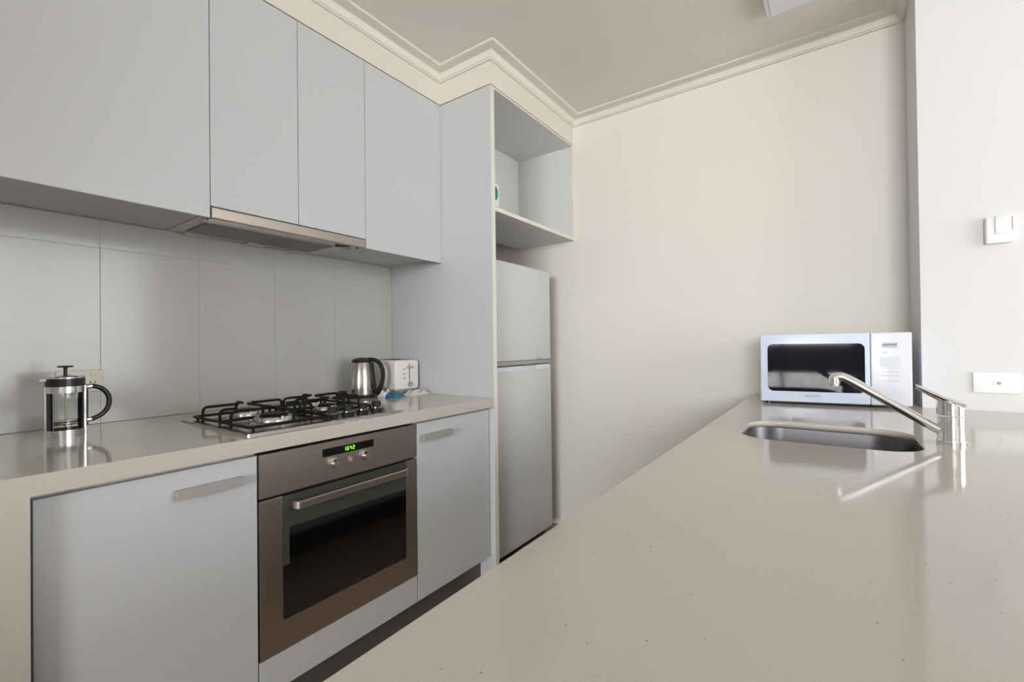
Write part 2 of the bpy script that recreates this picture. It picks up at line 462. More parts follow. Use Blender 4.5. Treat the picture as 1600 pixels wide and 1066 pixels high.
# seven-segment 16:42
SEG = {'1': 'bc', '6': 'afgedc', '4': 'fgbc', '2': 'abged'}
bm = NB(); sx = XF+0.0019; hh, ww, th = 0.0128, 0.0075, 0.0018
y = 0.2755
for ch in '1642':
    z0_ = 0.8022
    s = {'a': (0, ww, hh-th, hh), 'g': (0, ww, hh/2-th/2, hh/2+th/2), 'd': (0, ww, 0, th), 'f': (0, th, hh/2, hh), 'e': (0, th, 0, hh/2),
         'b': (ww-th, ww, hh/2, hh), 'c': (ww-th, ww, 0, hh/2)}
    for k in SEG[ch]:
        a = s[k]; box(bm, sx, sx+0.0004, y+a[0], y+a[1], z0_+a[2], z0_+a[3])
    y += 0.0115
obj('clock_digits', bm, 'led', dsp)
for yy, zz in ((0.2405, 0.7695), (0.3601, 0.7715)):
    bm = NB(); cyl(bm, (XF+0.001, yy, zz), (XF+0.006, yy, zz), 0.0175, n=32); cyl(bm, (XF+0.006, yy, zz), (XF+0.022, yy, zz), 0.0155, 0.0135, n=32)
    box(bm, XF+0.022, XF+0.0235, yy-0.0015, yy+0.0015, zz-0.012, zz+0.012)
    obj('knob', bm, 'satin', cp, True)
bm = NB()
for k in range(8):
    a = math.radians(200+k*22); box(bm, XF+0.0008, XF+0.0016, 0.2405+0.0245*math.cos(a)-0.0018, 0.2405+0.0245*math.cos(a)+0.0018, 0.7695+0.0235*math.sin(a)-0.0018, 0.7695+0.0235*math.sin(a)+0.0018)
obj('dial_marks', bm, 'ink', cp)
bm = NB(); cyl(bm, (XF+0.001, 0.2985, 0.7705), (XF+0.008, 0.2985, 0.7705), 0.0085, 0.0075, n=24); obj('button', bm, 'pull', cp, True)
# door: steel frame round a smoked pane that runs to the top edge
gy0, gy1, gz0 = 0.0685, 0.5440, 0.3410
dz0, dz1 = 0.2540, 0.7092
bm = NB()
box(bm, 0.679, XF+0.001, 0.0022, gy0, dz0, dz1, 0.0012); box(bm, 0.679, XF+0.001, gy1, 0.5978, dz0, dz1, 0.0012)
box(bm, 0.679, XF+0.001, gy0, gy1, dz0, gz0, 0.0008)
dr = obj('door', bm, 'steel', t)
bm = NB(); box(bm, XF-0.004, XF+0.0005, gy0, gy1, gz0, dz1); obj('glass', bm, 'ovenglass', dr)
bm = NB()
prism(bm, [(gy0+0.001, gz0+0.16), (gy0+0.020, gz0+0.16), (gy0+0.020, 0.612), (gy1-0.001, 0.604), (gy1-0.001, dz1-0.001), (gy0+0.001, dz1-0.001)], 'x', XF+0.0005, XF+0.0009)
obj('printed_band', bm, 'innerframe', dr)
bm = NB()
hx = XF+0.042
pts = fillet([(XF, 0.093, 0.681), (hx, 0.093, 0.681), (hx, 0.523, 0.681), (XF, 0.523, 0.681)], 0.024, 8)
rings = []
pv = [Vector(p) for p in pts]
for i, p in enumerate(pv):
    tt = (pv[min(i+1, len(pv)-1)]-pv[max(i-1, 0)]).normalized(); nn = Vector((-tt.y, tt.x, 0))
    prof_ = [(0.0045, -0.010), (0.0045, 0.010), (0.002, 0.0125), (-0.002, 0.0125), (-0.0045, 0.010), (-0.0045, -0.010), (-0.002, -0.0125), (0.002, -0.0125)]
    rings.append([bm.verts.new(p+nn*a+Vector((0, 0, b))) for a, b in prof_])
for a, b in zip(rings, rings[1:]):
    for k in range(8): bm.faces.new((a[k], a[(k+1) % 8], b[(k+1) % 8], b[k]))
bm.faces.new(rings[0]); bm.faces.new(rings[-1][::-1])
obj('handle', bm, 'steel_lt', dr, True)

# ================================================================== WALL CABINETS
def wall_cab(label, y0, y1, doors, zb, yb0=None):
    t = thing('wall_cabinet', label, 'cabinet', (0.2, (y0+y1)/2, zb))
    bm = NB(); box(bm, 0.001, U-0.0195, y0+0.0008, y1-0.0008, zb, ZUT-0.003); obj('body', bm, 'lam_in', t)
    for a, b, zd in doors:
        bm = NB(); box(bm, U-0.018, U, a+0.0011, b-0.0011, zd, ZUT-0.001, 0.0010); obj('door', bm, 'lam', t)
    return t


wall_cab('white wall cabinet at the far left, above the coffee press', -0.62, 0.0, [(-0.62, 0.0, ZUB)], ZUC)
wall_cab('white two-door wall cabinet above the steel rangehood', 0.0, 0.6, [(0.0, 0.2985, 1.6145), (0.2985, 0.6, 1.6145)], 1.655)
wall_cab('white wall cabinet between the rangehood and the tall fridge panel', 0.6, YP, [(0.6, YP, ZUB)], ZUC)

# ================================================================== RANGEHOOD
t = thing('rangehood', 'slim slide-out stainless rangehood under the two-door wall cabinet', 'rangehood', (0.2, 0.3, 1.59))
bm = NB()
box(bm, 0.012, 0.3775, 0.002, 0.598, 1.594, 1.654); obj('housing', bm, 'lens', t)
bm = NB(); box(bm, U-0.020, U+0.002, 0.0025, 0.5975, 1.5755, 1.6105, 0.002); obj('front_strip', bm, 'steel_lt', t)
bm = NB(); box(bm, 0.30, U-0.021, 0.012, 0.588, 1.588, 1.5938); box(bm, 0.30, 0.304, 0.012, 0.588, 1.580, 1.588)
obj('visor', bm, 'satin', t)
for a, b in ((0.045, 0.300), (0.304, 0.53)):
    bm = NB(); box(bm, 0.075, 0.297, a, b, 1.586, 1.5935, 0.002)
    for k in range(22): box(bm, 0.085+k*0.0095, 0.090+k*0.0095, a+0.008, b-0.008, 1.5847, 1.586)
    obj('filter', bm, 'filter', t)
for a, b in ((0.05, 0.13), (0.27, 0.34), (0.47, 0.53)):
    bm = NB(); box(bm, 0.018, 0.062, a, b, 1.5855, 1.5935, 0.003); obj('light_cover', bm, 'lens', t)
for a in (0.006, 0.5885):
    bm = NB(); box(bm, 0.345, 0.372, a, a+0.0055, 1.578, 1.5935, 0.001); obj('slide_latch', bm, 'blackpl', t)
bm = NB(); tube(bm, fillet([(0.28, 0.50, 1.584), (0.33, 0.535, 1.584), (0.345, 0.56, 1.584)], 0.01), 0.003, 8); obj('catch', bm, 'blackpl', t, True)

# ================================================================== TALL PANEL, NICHE, FRIDGE
bm = NB(); box(bm, 0.001, P-0.001, YP, YT, 0.001, ZUT-0.001, mi=0); box(bm, P-0.001, P, YP, YT, 0.001, ZUT-0.001, mi=1)
tag(obj('side_panel', bm, ['lam', 'edge'], origin=(0.36, YP, 0)), 'tall white floor-to-bulkhead panel beside the fridge', 'cabinet panel')

t = thing('open_niche_cabinet', 'white open-fronted cabinet over the fridge, under the bulkhead', 'cabinet', (0.55, 1.5, 1.7945))
zs = 1.7945
yb = D-0.0005
bm = NB(); box(bm, 0.316, P-0.001, YT+0.0005, yb, zs, zs+0.0195); box(bm, P-0.001, P, YT+0.0005, yb, zs, zs+0.0195, mi=1); obj('shelf', bm, ['niche', 'edge'], t)
bm = NB(); box(bm, 0.316, P-0.001, YT+0.0005, yb, ZUT-0.010, ZUT-0.001); box(bm, P-0.001, P, YT+0.0005, yb, ZUT-0.010, ZUT-0.001, mi=1); obj('top_board', bm, ['niche', 'edge'], t)
bm = NB(); box(bm, 0.316, P-0.001, yb-0.016, yb-0.0001, zs+0.0195, ZUT-0.010); box(bm, P-0.001, P, yb-0.016, yb-0.0001, zs+0.0195, ZUT-0.010, mi=1); obj('side_board', bm, ['niche', 'edge'], t)
bm = NB(); box(bm, 0.316, 0.324, YT+0.0005, yb-0.016, zs+0.0195, ZUT-0.010); obj('back_board', bm, 'niche', t)

t = thing('packet', 'white packet with a teal mark standing in the open cabinet', 'packet', (0.66, 1.135, 1.814))
bm = NB(); box(bm, 0.655, 0.705, YT+0.004, 1.160, 1.8145, 1.945, 0.006, 3); obj('body', bm, 'white', t, True)
bm = NB(); prism(bm, [(1.127+0.020*math.cos(a), 1.892+0.034*math.sin(a)) for a in [i*math.pi/10 for i in range(20)]], 'x', 0.7051, 0.7056); obj('logo', bm, 'teal', t)
bm = NB(); box(bm, 0.66, 0.708, YT+0.005, 1.163, 1.8142, 1.8320, 0.002); obj('base', bm, 'inkpale', t)

t = thing('refrigerator', 'white two-door fridge with freezer on top, in the alcove', 'refrigerator', (0.35, 1.43, 0))
fy0, fy1 = 1.135, 1.7306
bm = NB(); box(bm, 0.03, 0.594, fy0+0.004, fy1-0.004, 0.03, 1.582, 0.006); obj('body', bm, 'fridge', t, True)
bm = NB(); box(bm, 0.598, G, fy0, fy1, 1.061, 1.587, 0.010, 3); fd = obj('freezer_door', bm, 'fridge', t, True)
bm = NB(); box(bm, 0.602, G-0.006, fy0+0.002, fy1-0.002, 1.040, 1.0605, 0.003); obj('handle_recess', bm, 'fgrey', fd, True)
bm = NB()
for k in range(5): box(bm, G, G+0.0008, 1.575+k*0.011, 1.582+k*0.011, 1.067, 1.074)
obj('badge', bm, 'fgrey', fd)
bm = NB(); box(bm, 0.598, G, fy0, fy1, 0.062, 1.034, 0.010, 3); fm = obj('fridge_door', bm, 'fridge', t, True)
for a, b in ((fy0+0.02, 1.42), (1.56, fy1-0.02)):
    bm = NB(); box(bm, G-0.004, G+0.0012, a, b, 1.008, 1.0325, 0.002); obj('grip', bm, 'fridge_grip', fm)
bm = NB(); box(bm, 0.56, 0.60, fy0+0.01, fy1-0.01, 0.012, 0.058); obj('toe_grille', bm, 'dark', t)
for yy in (fy0+0.05, fy1-0.05):
    for xx in (0.07, 0.55):
        bm = NB(); cyl(bm, (xx, yy, 0.0), (xx, yy, 0.031), 0.018); obj('foot', bm, 'blackpl', t, True)

# ================================================================== GAS HOB
ZH = ZT+0.0005
t = thing('gas_hob', 'stainless four-burner gas hob with black grates set in the worktop', 'hob', (0.45, 0.26, ZT))
hx0, hx1, hy0, hy1 = 0.205, 0.690, -0.022, 0.543
bm = NB()
prism(bm, rrect(hx0, hx1, hy0, hy1, 0.006, 3), 'z', ZH, ZH+0.0045)
bmesh.ops.bevel(bm, geom=[e for e in bm.edges if all(v.co.z > ZH+0.004 for v in e.verts)], offset=0.002, segments=2, affect='EDGES')
obj('plate', bm, 'hobsteel', t)
ZP = ZH+0.0045
BUR = [(0.515, 0.140, 0.058), (0.315, 0.140, 0.042), (0.445, 0.375, 0.040), (0.285, 0.425, 0.034)]
for bx_, by_, br in BUR:
    bm = NB(); lathe(bm, (bx_, by_, ZP), [(0, 0), (br+0.016, 0.0), (br+0.014, 0.003), (br+0.002, 0.005), (br, 0.016), (br*0.96, 0.019), (0, 0.019)])
    b_ = obj('burner', bm, 'hobsteel', t, True)
    bm = NB(); lathe(bm, (bx_, by_, ZP+0.0192), [(0, 0), (br*0.74, 0), (br*0.76, 0.004), (br*0.66, 0.008), (0, 0.009)], n=36)
    obj('burner_cap', bm, 'black', b_, True)
    bm = NB(); cyl(bm, (bx_+br*0.9+0.004, by_, ZP), (bx_+br*0.9+0.004, by_, ZP+0.022), 0.003, n=10); obj('igniter', bm, 'white', b_, True)


def grate(gx0, gx1, gy0_, gy1_, centres):
    bm = NB(); zb_, zt_ = ZP+0.010, ZP+0.047; r = 0.0048
    ring = fillet([(gx0, gy0_, zb_), (gx1, gy0_, zb_), (gx1, gy1_, zb_), (gx0, gy1_, zb_), (gx0, gy0_, zb_)], 0.02, 4)
    tube(bm, ring, r, 8)
    for xx in (gx0, gx1):
        for yy in (gy0_+0.01, gy1_-0.01): cyl(bm, (xx, yy, ZP), (xx, yy, zb_), 0.0045, n=8)
    mx = (gx0+gx1)/2
    tube(bm, [(mx, gy0_, zb_), (mx, gy1_, zb_)], r, 8)
    for ye, dy in ((gy0_, 0.05), (gy1_, -0.05)): tube(bm, fillet([(mx, ye, ZP+0.001), (mx, ye, zt_), (mx, ye+dy, zt_)], 0.016, 6), r, 8)
    for cx_, cy_, reach in centres:
        for sgn, ye in ((-1, gy0_), (1, gy1_)):
            tube(bm, fillet([(cx_, ye, ZP+0.001), (cx_, ye, zt_), (cx_, cy_+sgn*reach, zt_)], 0.016, 6), r, 8)
        for sgn, xe in ((-1, gx0 if cx_ < mx else mx), (1, mx if cx_ < mx else gx1)):
            tube(bm, fillet([(xe, cy_, zb_), (xe, cy_, zt_), (cx_+sgn*reach, cy_, zt_)], 0.016, 6), r, 8)
    return obj('grate', bm, 'black', t, True)


grate(0.245, 0.640, 0.006, 0.272, [(0.52, 0.140, 0.022), (0.315, 0.140, 0.022)])
grate(0.222, 0.535, 0.288, 0.522, [(0.445, 0.395, 0.016), (0.300, 0.41, 0.016)])
for yy, xx in ((0.2875, 0.620), (0.3505, 0.620), (0.413, 0.620), (0.475, 0.620)):
    bm = NB(); lathe(bm, (xx, yy, ZP), [(0, 0), (0.0205, 0), (0.0205, 0.009), (0.018, 0.0125), (0, 0.0125)], n=32); k_ = obj('knob', bm, 'hobknob', t, True)
    bm = NB(); lathe(bm, (xx, yy, ZP+0.0126), [(0, 0), (0.0185, 0), (0.0185, 0.003), (0.016, 0.004), (0, 0.004)], n=32); obj('ring', bm, 'chrome', k_, True)
    bm = NB(); a = math.radians(35)
    prism(bm, rrect(-0.0165, 0.0165, -0.0055, 0.0055, 0.005, 4), 'z', 0.0, 0.021)
    bm.transform(Matrix.Translation((xx, yy, ZP+0.0165)) @ Matrix.Rotation(a, 4, 'Z')); obj('grip', bm, 'hobknob', k_, True)

# ================================================================== COFFEE PRESS
cx_, cy_ = 0.222, -0.311
t = thing('coffee_press', 'empty glass and chrome coffee press with black handle on the worktop', 'coffee press', (cx_, cy_, ZT))
R = 0.0415
c = (cx_, cy_, ZT)
bm = NB(); lathe(bm, c, [(R-0.003, 0.010), (R-0.003, 0.150), (R-0.0045, 0.150), (R-0.0045, 0.0125), (0, 0.0125), (0, 0.010), (R-0.003, 0.010)], n=48); obj('beaker', bm, 'clear', t, True)
bm = NB()
def band(z0, z1, ri, ro, n=48):
    lathe(bm, c, [(ri, z0), (ro, z0), (ro, z1), (ri, z1), (ri, z0)], n=n)
band(0.0, 0.022, R-0.0025, R); band(0.128, 0.146, R-0.0025, R)
lathe(bm, c, [(0, 0.001), (R-0.003, 0.001), (R-0.003, 0.003), (0, 0.003)], n=48)
for az in (84, 258):
    a = math.radians(az); ca, sa = math.cos(a), math.sin(a); hw = 0.0075
    u_ = Vector((-sa, ca, 0)); n_ = Vector((ca, sa, 0)); o_ = Vector(c)
    vs = []
    for z in (0.0, 0.146):
        for s_, q in ((-hw, R-0.002), (hw, R-0.002), (hw, R+0.0012), (-hw, R+0.0012)): vs.append(bm.verts.new(o_+u_*s_+n_*q+Vector((0, 0, z))))
    bm.faces.new(vs[:4][::-1]); bm.faces.new(vs[4:])
    for k in range(4): bm.faces.new((vs[k], vs[(k+1) % 4], vs[4+(k+1) % 4], vs[4+k]))
obj('frame', bm, 'polished', t, True)
bm = NB(); lathe(bm, c, [(R-0.004, 0.1462), (R+0.0012, 0.1462), (R+0.0012, 0.169), (R-0.004, 0.169)], n=48); lid = obj('lid', bm, 'blackpl', t, True)
bm = NB(); lathe(bm, c, [(0, 0.1692), (R+0.002, 0.1692), (R+0.002, 0.172), (R-0.002, 0.1755), (0.012, 0.178), (0.006, 0.181), (0, 0.181)], n=48)
prism(bm, [(cx_-0.012, cy_-R), (cx_-0.006, cy_-R-0.012), (cx_+0.006, cy_-R-0.012), (cx_+0.012, cy_-R)], 'z', ZT+0.163, ZT+0.1685)
obj('lid_top', bm, 'chrome', lid, True)
bm = NB(); lathe(bm, c, [(0, 0.194), (0.0045, 0.194), (0.005, 0.200), (0.0165, 0.2005), (0.018, 0.2025), (0.0165, 0.205), (0, 0.206)], n=32)
lathe(bm, c, [(0, 0.181), (0.0045, 0.181), (0.0045, 0.194), (0, 0.194)], n=20); obj('plunger_knob', bm, 'blackpl', t, True)
bm = NB(); lathe(bm, c, [(0, 0.046), (0.002, 0.046), (0.002, 0.18), (0, 0.18)], n=12)
lathe(bm, c, [(0, 0.040), (R-0.006, 0.040), (R-0.006, 0.042), (R-0.009, 0.046), (0, 0.046)], n=48); obj('plunger', bm, 'rackmetal', t, True)
bm = NB(); lathe(bm, c, [(0, 0.0365), (R-0.0055, 0.0365), (R-0.005, 0.038), (R-0.0055, 0.0398), (0, 0.0398)], n=48); obj('plunger_mesh', bm, 'black', t, True)
bm = NB()
hp = [(cx_, cy_+R, ZT+0.140), (cx_, cy_+R+0.018, ZT+0.1425), (cx_, cy_+R+0.042, ZT+0.132), (cx_, cy_+R+0.056, ZT+0.108), (cx_, cy_+R+0.056, ZT+0.082),
      (cx_, cy_+R+0.045, ZT+0.058), (cx_, cy_+R+0.022, ZT+0.044), (cx_, cy_+R+0.002, ZT+0.042)]
tube(bm, fillet(hp, 0.014, 5), 0.0068, 12)
tube(bm, [(cx_, cy_+R+0.0035, ZT+0.026), (cx_, cy_+R+0.0035, ZT+0.145)], 0.0045, 10)
hd = obj('handle', bm, 'blackpl', t, True)
bm = NB(); cyl(bm, (cx_, cy_+R+0.004, ZT+0.1405), (cx_, cy_+R+0.016, ZT+0.1415), 0.0078); obj('ferrule', bm, 'chrome', hd, True)
bm = NB(); cyl(bm, (cx_, cy_+R+0.004, ZT+0.0425), (cx_, cy_+R+0.014, ZT+0.043), 0.0078); obj('ferrule', bm, 'chrome', hd, True)

# ================================================================== KETTLE
kx, ky = 0.140, 0.762
t = thing('electric_kettle', 'stainless steel electric kettle with black lid and handle', 'kettle', (kx, ky, ZT))
c = (kx, ky, ZT)
bm = NB(); lathe(bm, c, [(0, 0), (0.066, 0), (0.067, 0.006), (0.060, 0.014), (0, 0.014)], n=40); obj('power_base', bm, 'blackpl', t, True)
bm = NB(); lathe(bm, c, [(0, 0.0145), (0.060, 0.0145), (0.061, 0.022), (0.056, 0.09), (0.0475, 0.168), (0.046, 0.172), (0, 0.172)], n=48)
# pouring spout on the side facing the splashback corner
tube(bm, [(kx-0.024, ky-0.030, ZT+0.140), (kx-0.034, ky-0.036, ZT+0.171)], [0.012, 0.009], 12); obj('body', bm, 'kettle', t, True)
bm = NB(); lathe(bm, c, [(0.0465, 0.1722), (0.0475, 0.176), (0.044, 0.186), (0.030, 0.194), (0.0, 0.197)], n=40); obj('lid', bm, 'blackpl', t, True)
bm = NB()
ud = Vector((0.80, 0.60, 0))
hpp = [(0.030, 0.186), (0.062, 0.186), (0.090, 0.168), (0.104, 0.135), (0.106, 0.10), (0.098, 0.062), (0.082, 0.034), (0.062, 0.030)]
pts = [Vector(c)+ud*a+Vector((0, 0, b)) for a, b in hpp]
tube(bm, fillet(pts, 0.012, 4), 0.0125, 12, flat=0.8)
pts = [Vector(c)+ud*a+Vector((0, 0, b)) for a, b in ((0.048, 0.172), (0.056, 0.11), (0.062, 0.035))]
tube(bm, pts, 0.010, 10); obj('handle', bm, 'blackpl', t, True)
bm = NB()
cp_ = []
for i in range(46):
    a = i*0.42; cp_.append((kx-0.010+0.022*math.cos(a), ky-0.105+0.018*math.sin(a), ZT+0.0050+0.03*abs(math.sin(i*0.045))))
tube(bm, cp_, 0.0038, 8); tube(bm, [(kx+0.012, ky-0.105, ZT+0.005), (kx, ky-0.07, ZT+0.006), (kx, ky-0.06, ZT+0.006)], 0.0035, 8); obj('power_cord', bm, 'blackpl', t, True)

# ================================================================== TOASTER
tx0, tx1, ty0, ty1 = 0.012, 0.238, 0.892, 1.052
t = thing('toaster', 'white toaster with slot lever and dial against the fridge panel', 'toaster', (0.12, 0.97, ZT))
bm = NB(); box(bm, tx0, tx1-0.006, ty0+0.004, ty1-0.004, ZT+0.006, ZT+0.022, 0.004); obj('base', bm, 'toastgrey', t, True)
bm = NB(); box(bm, tx0, tx1, ty0, ty1, ZT+0.0222, ZT+0.178, 0.014, 4); bd = obj('body', bm, 'toaster', t, True)
for yy in (0.945, 1.0):
    bm = NB(); box(bm, tx0+0.03, tx1-0.03, yy-0.012, yy+0.012, ZT+0.1782, ZT+0.1795); obj('bread_slot', bm, 'dark', t)
bm = NB(); box(bm, tx1-0.002, tx1+0.0010, 0.982, 0.9855, ZT+0.07, ZT+0.158); obj('lever_slot', bm, 'dark', t)
bm = NB(); box(bm, tx1+0.001, tx1+0.016, 0.966, 1.002, ZT+0.134, ZT+0.144, 0.003); obj('lever', bm, 'pull', t, True)
for zz in (0.132, 0.107, 0.082):
    bm = NB(); cyl(bm, (tx1, 0.948, ZT+zz), (tx1+0.003, 0.948, ZT+zz), 0.0052, n=16); obj('button', bm, 'toastgrey', t, True)
bm = NB(); cyl(bm, (tx1, 0.987, ZT+0.052), (tx1+0.010, 0.987, ZT+0.052), 0.0145, 0.0125, n=28); obj('dial', bm, 'pull', t, True)
for xx in (tx0+0.03, tx1-0.03):
    for yy in (ty0+0.03, ty1-0.03):
        bm = NB(); cyl(bm, (xx, yy, ZT), (xx, yy, ZT+0.0065), 0.010); obj('foot', bm, 'blackpl', t, True)


def crumple(bm, x0, x1, y0, y1, z0, h, n=14, seed=1, rot=0.0):
    rnd = random.Random(seed); cx, cy = (x0+x1)/2, (y0+y1)/2
    ph = [(rnd.uniform(0, 6), rnd.uniform(2, 6), rnd.uniform(2, 6)) for _ in range(3)]
    g_ = []
    for i in range(n+1):
        row = []
        for j in range(n+1):
            u, v = i/n, j/n
            e = min(1, 5*min(u, 1-u))*min(1, 5*min(v, 1-v))
            z = h*(0.25+0.75*e*(0.55+0.15*sum(math.sin(p+a*u*3+b*v*3) for p, a, b in ph)))
            dx, dy = (u-0.5)*(x1-x0), (v-0.5)*(y1-y0)
            row.append((cx+dx*math.cos(rot)-dy*math.sin(rot), cy+dx*math.sin(rot)+dy*math.cos(rot), z0+max(z, 0.002)))
        g_.append(row)
    top = [[bm.verts.new(p) for p in row] for row in g_]; bot = [[bm.verts.new((p[0], p[1], z0+0.0005)) for p in row] for row in g_]
    for i in range(n):
        for j in range(n):
            bm.faces.new((top[i][j], top[i+1][j], top[i+1][j+1], top[i][j+1])); bm.faces.new((bot[i][j], bot[i][j+1], bot[i+1][j+1], bot[i+1][j]))
    for i in range(n):
        for a, b in (((i, 0), (i+1, 0)), ((i+1, n), (i, n)), ((0, i+1), (0, i)), ((n, i), (n, i+1))):
            bm.faces.new((top[a[0]][a[1]], bot[a[0]][a[1]], bot[b[0]][b[1]], top[b[0]][b[1]]))


bm = NB(); crumple(bm, 0.250, 0.325, 0.915, 1.045, ZT, 0.028, seed=3, rot=0.1)
tag(obj('dishcloth', bm, 'cloth', None, True, origin=(0.29, 1.0, ZT)), 'small cream cloth lying in front of the toaster', 'cloth')
t = thing('sachet', 'crumpled teal and blue sachet on the worktop between kettle and toaster', 'packet', (0.27, 0.85, ZT))
bm = NB(); crumple(bm, 0.248, 0.300, 0.805, 0.890, ZT, 0.034, seed=5, rot=0.15); obj('wrapper', bm, 'blue', t, True)
bm = NB(); crumple(bm, 0.222, 0.262, 0.792, 0.860, ZT, 0.042, seed=8, rot=0.15); obj('flap', bm, 'white', t, True)
bm = NB(); crumple(bm, 0.290, 0.312, 0.815, 0.855, ZT, 0.028, seed=9, rot=0.15); obj('label_patch', bm, 'teal', t, True)

# ================================================================== POWER OUTLETS AND WALL CONTROL
t = thing('power_outlet', 'cream double power outlet on the splashback behind the coffee press', 'power outlet', (0.008, -0.237, 1.046))
bm = NB(); box(bm, 0.0078, 0.016, -0.297, -0.1805, 1.0105, 1.083, 0.003); obj('plate', bm, 'edge', t, True)
for yy in (-0.27, -0.208):
    bm = NB()
    for dy, ang in ((-0.006, 25), (0.006, -25), (0, 0)):
        b2 = NB(); box(b2, 0.0159, 0.0166, -0.0011, 0.0011, -0.004, 0.004)
        b2.transform(Matrix.Translation((0, yy+dy, 1.042 if ang else 1.030)) @ Matrix.Rotation(math.radians(ang), 4, 'X'))
        me_ = bpy.data.meshes.new('t'); b2.to_mesh(me_); b2.free(); bm.from_mesh(me_); bpy.data.meshes.remove(me_)
    obj('pin_slots', bm, 'dark', t)
    bm = NB(); box(bm, 0.0158, 0.019, yy-0.006, yy+0.006, 1.060, 1.074, 0.0015); obj('switch', bm, 'edge', t)

t = thing('wall_socket', 'white socket plate low on the wall right of the tap', 'wall socket', (2.499, NY, 1.0))
bm = NB(); box(bm, 2.4408, 2.5570, NY-0.008, NY-0.0005, 0.9632, 1.0345, 0.003); obj('plate', bm, 'plate', t, True)
bm = NB(); cyl(bm, (2.5045, NY-0.0078, 0.9985), (2.5045, NY-0.0105, 0.9985), 0.0135, n=28); obj('surround', bm, 'plate', t, True)
bm = NB(); cyl(bm, (2.5045, NY-0.0103, 0.9985), (2.5045, NY-0.0135, 0.9985), 0.0060, 0.0050, n=20); obj('jack', bm, 'fgrey', t, True)

t = thing('wall_control', 'small white control box high on the wall above the socket plate', 'wall control', (2.511, NY, 1.52))
bm = NB(); box(bm, 2.4772, 2.5449, NY-0.022, NY-0.0005, 1.4780, 1.5710, 0.005, 3); obj('case', bm, 'plate', t, True)
bm = NB(); box(bm, 2.4990, 2.5385, NY-0.0265, NY-0.0222, 1.5080, 1.5690, 0.002); obj('cover', bm, 'white', t, True)
bm = NB(); box(bm, 2.5395, 2.5425, NY-0.0238, NY-0.0221, 1.5180, 1.5640); obj('slot', bm, 'fgrey', t)

# ================================================================== ISLAND BENCH
SX0, SX1, SY0, SY1, SR = 1.8265, 2.2125, 0.6900, 1.0140, 0.088
IX1, IY0 = 2.98, -0.62
def curve_slab(name, outer, hole, z0, z1, m, origin):
    cu = bpy.data.curves.new(name, 'CURVE'); cu.dimensions = '2D'; cu.fill_mode = 'BOTH'; cu.extrude = (z1-z0)/2
    for loop in (outer, hole):
        s = cu.splines.new('POLY'); s.points.add(len(loop)-1)
        for i, p in enumerate(loop): s.points[i].co = (p[0], p[1], 0, 1)
        s.use_cyclic_u = True
    tt = bpy.data.objects.new('tmp', cu); COL.objects.link(tt)
    me = bpy.data.meshes.new_from_object(tt.evaluated_get(bpy.context.evaluated_depsgraph_get())); bpy.data.objects.remove(tt)
    bm = NB(); bm.from_mesh(me); bmesh.ops.remove_doubles(bm, verts=bm.verts, dist=1e-5)
    bm.transform(Matrix.Translation((0, 0, (z0+z1)/2)))
    return bm


outer = [(IX, IY0), (IX1, IY0), (IX1, NY-0.0008), (NX-0.0008, NY-0.0008), (NX-0.0008, D-0.0008), (IX, D-0.0008)]
bm = curve_slab('bench', outer, rrect(SX0, SX1, SY0, SY1, SR, 12), ZT-0.0175, ZT, 'stone', None)
box(bm, IX, IX+0.02, IY0, D-0.0008, ZB, ZT-0.0175); box(bm, IX+0.02, IX1, IY0, IY0+0.02, ZB, ZT-0.0175); box(bm, IX1-0.02, IX1, IY0+0.02, NY-0.001, ZB, ZT-0.0175)
tag(obj('island_worktop', bm, 'stone', origin=(2.3, 0.2, ZB)), 'large beige stone island worktop with the undermount sink cut into it', 'worktop')

t = thing('island_cabinet', 'white cabinet run under the island worktop, facing the oven', 'cabinet', (2.2, 0.2, 0))
bm = NB()
box(bm, 1.768, 1.784, IY0+0.03, D-0.002, 0.148, ZB-0.001); box(bm, 2.55, 2.566, IY0+0.03, NY-0.002, 0.001, ZB-0.001)
box(bm, 1.784, 2.55, IY0+0.03, IY0+0.046, 0.001, ZB-0.001); box(bm, 1.784, 2.55, IY0+0.046, NY-0.002, 0.13, 0.148)
obj('body', bm, 'lam_in', t)
ed = [IY0+0.03+i*((D-0.004-IY0-0.03)/6) for i in range(7)]
for a, b in zip(ed, ed[1:]):
    bm = NB(); box(bm, 1.749, 1.767, a+0.0015, b-0.0015, 0.15, ZD, 0.001); obj('door', bm, 'lam', t)
bm = NB(); box(bm, 1.80, 1.816, IY0+0.05, D-0.002, 0.001, 0.129); obj('kickboard', bm, 'kick', t)

t = thing('kitchen_sink', 'single stainless steel bowl sink under the island worktop cutout', 'sink', (2.02, 0.852, 0.72))
bm = NB()
n_ = 12; zt = ZT-0.0180
loops = [(0.018, zt), (0.002, zt), (0.000, zt-0.004), (-0.004, zt-0.13), (-0.02, zt-0.155), (-0.05, zt-0.163), (-0.12, zt-0.165)]
rr = []
for off, z in loops:
    rr.append([bm.verts.new((x, y, z)) for x, y in rrect(SX0-off, SX1+off, SY0-off, SY1+off, max(SR+off, 0.02), n_)])
for a, b in zip(rr, rr[1:]):
    m_ = len(a)
    for k in range(m_): bm.faces.new((a[k], a[(k+1) % m_], b[(k+1) % m_], b[k]))
bm.faces.new(rr[-1])
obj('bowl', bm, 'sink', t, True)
bm = NB(); lathe(bm, (2.02, 0.852, zt-0.1648), [(0, 0.001), (0.03, 0.001), (0.043, 0.003), (0.045, 0.0), (0.045, -0.001), (0, -0.001)]); obj('drain', bm, 'chrome', t, True)

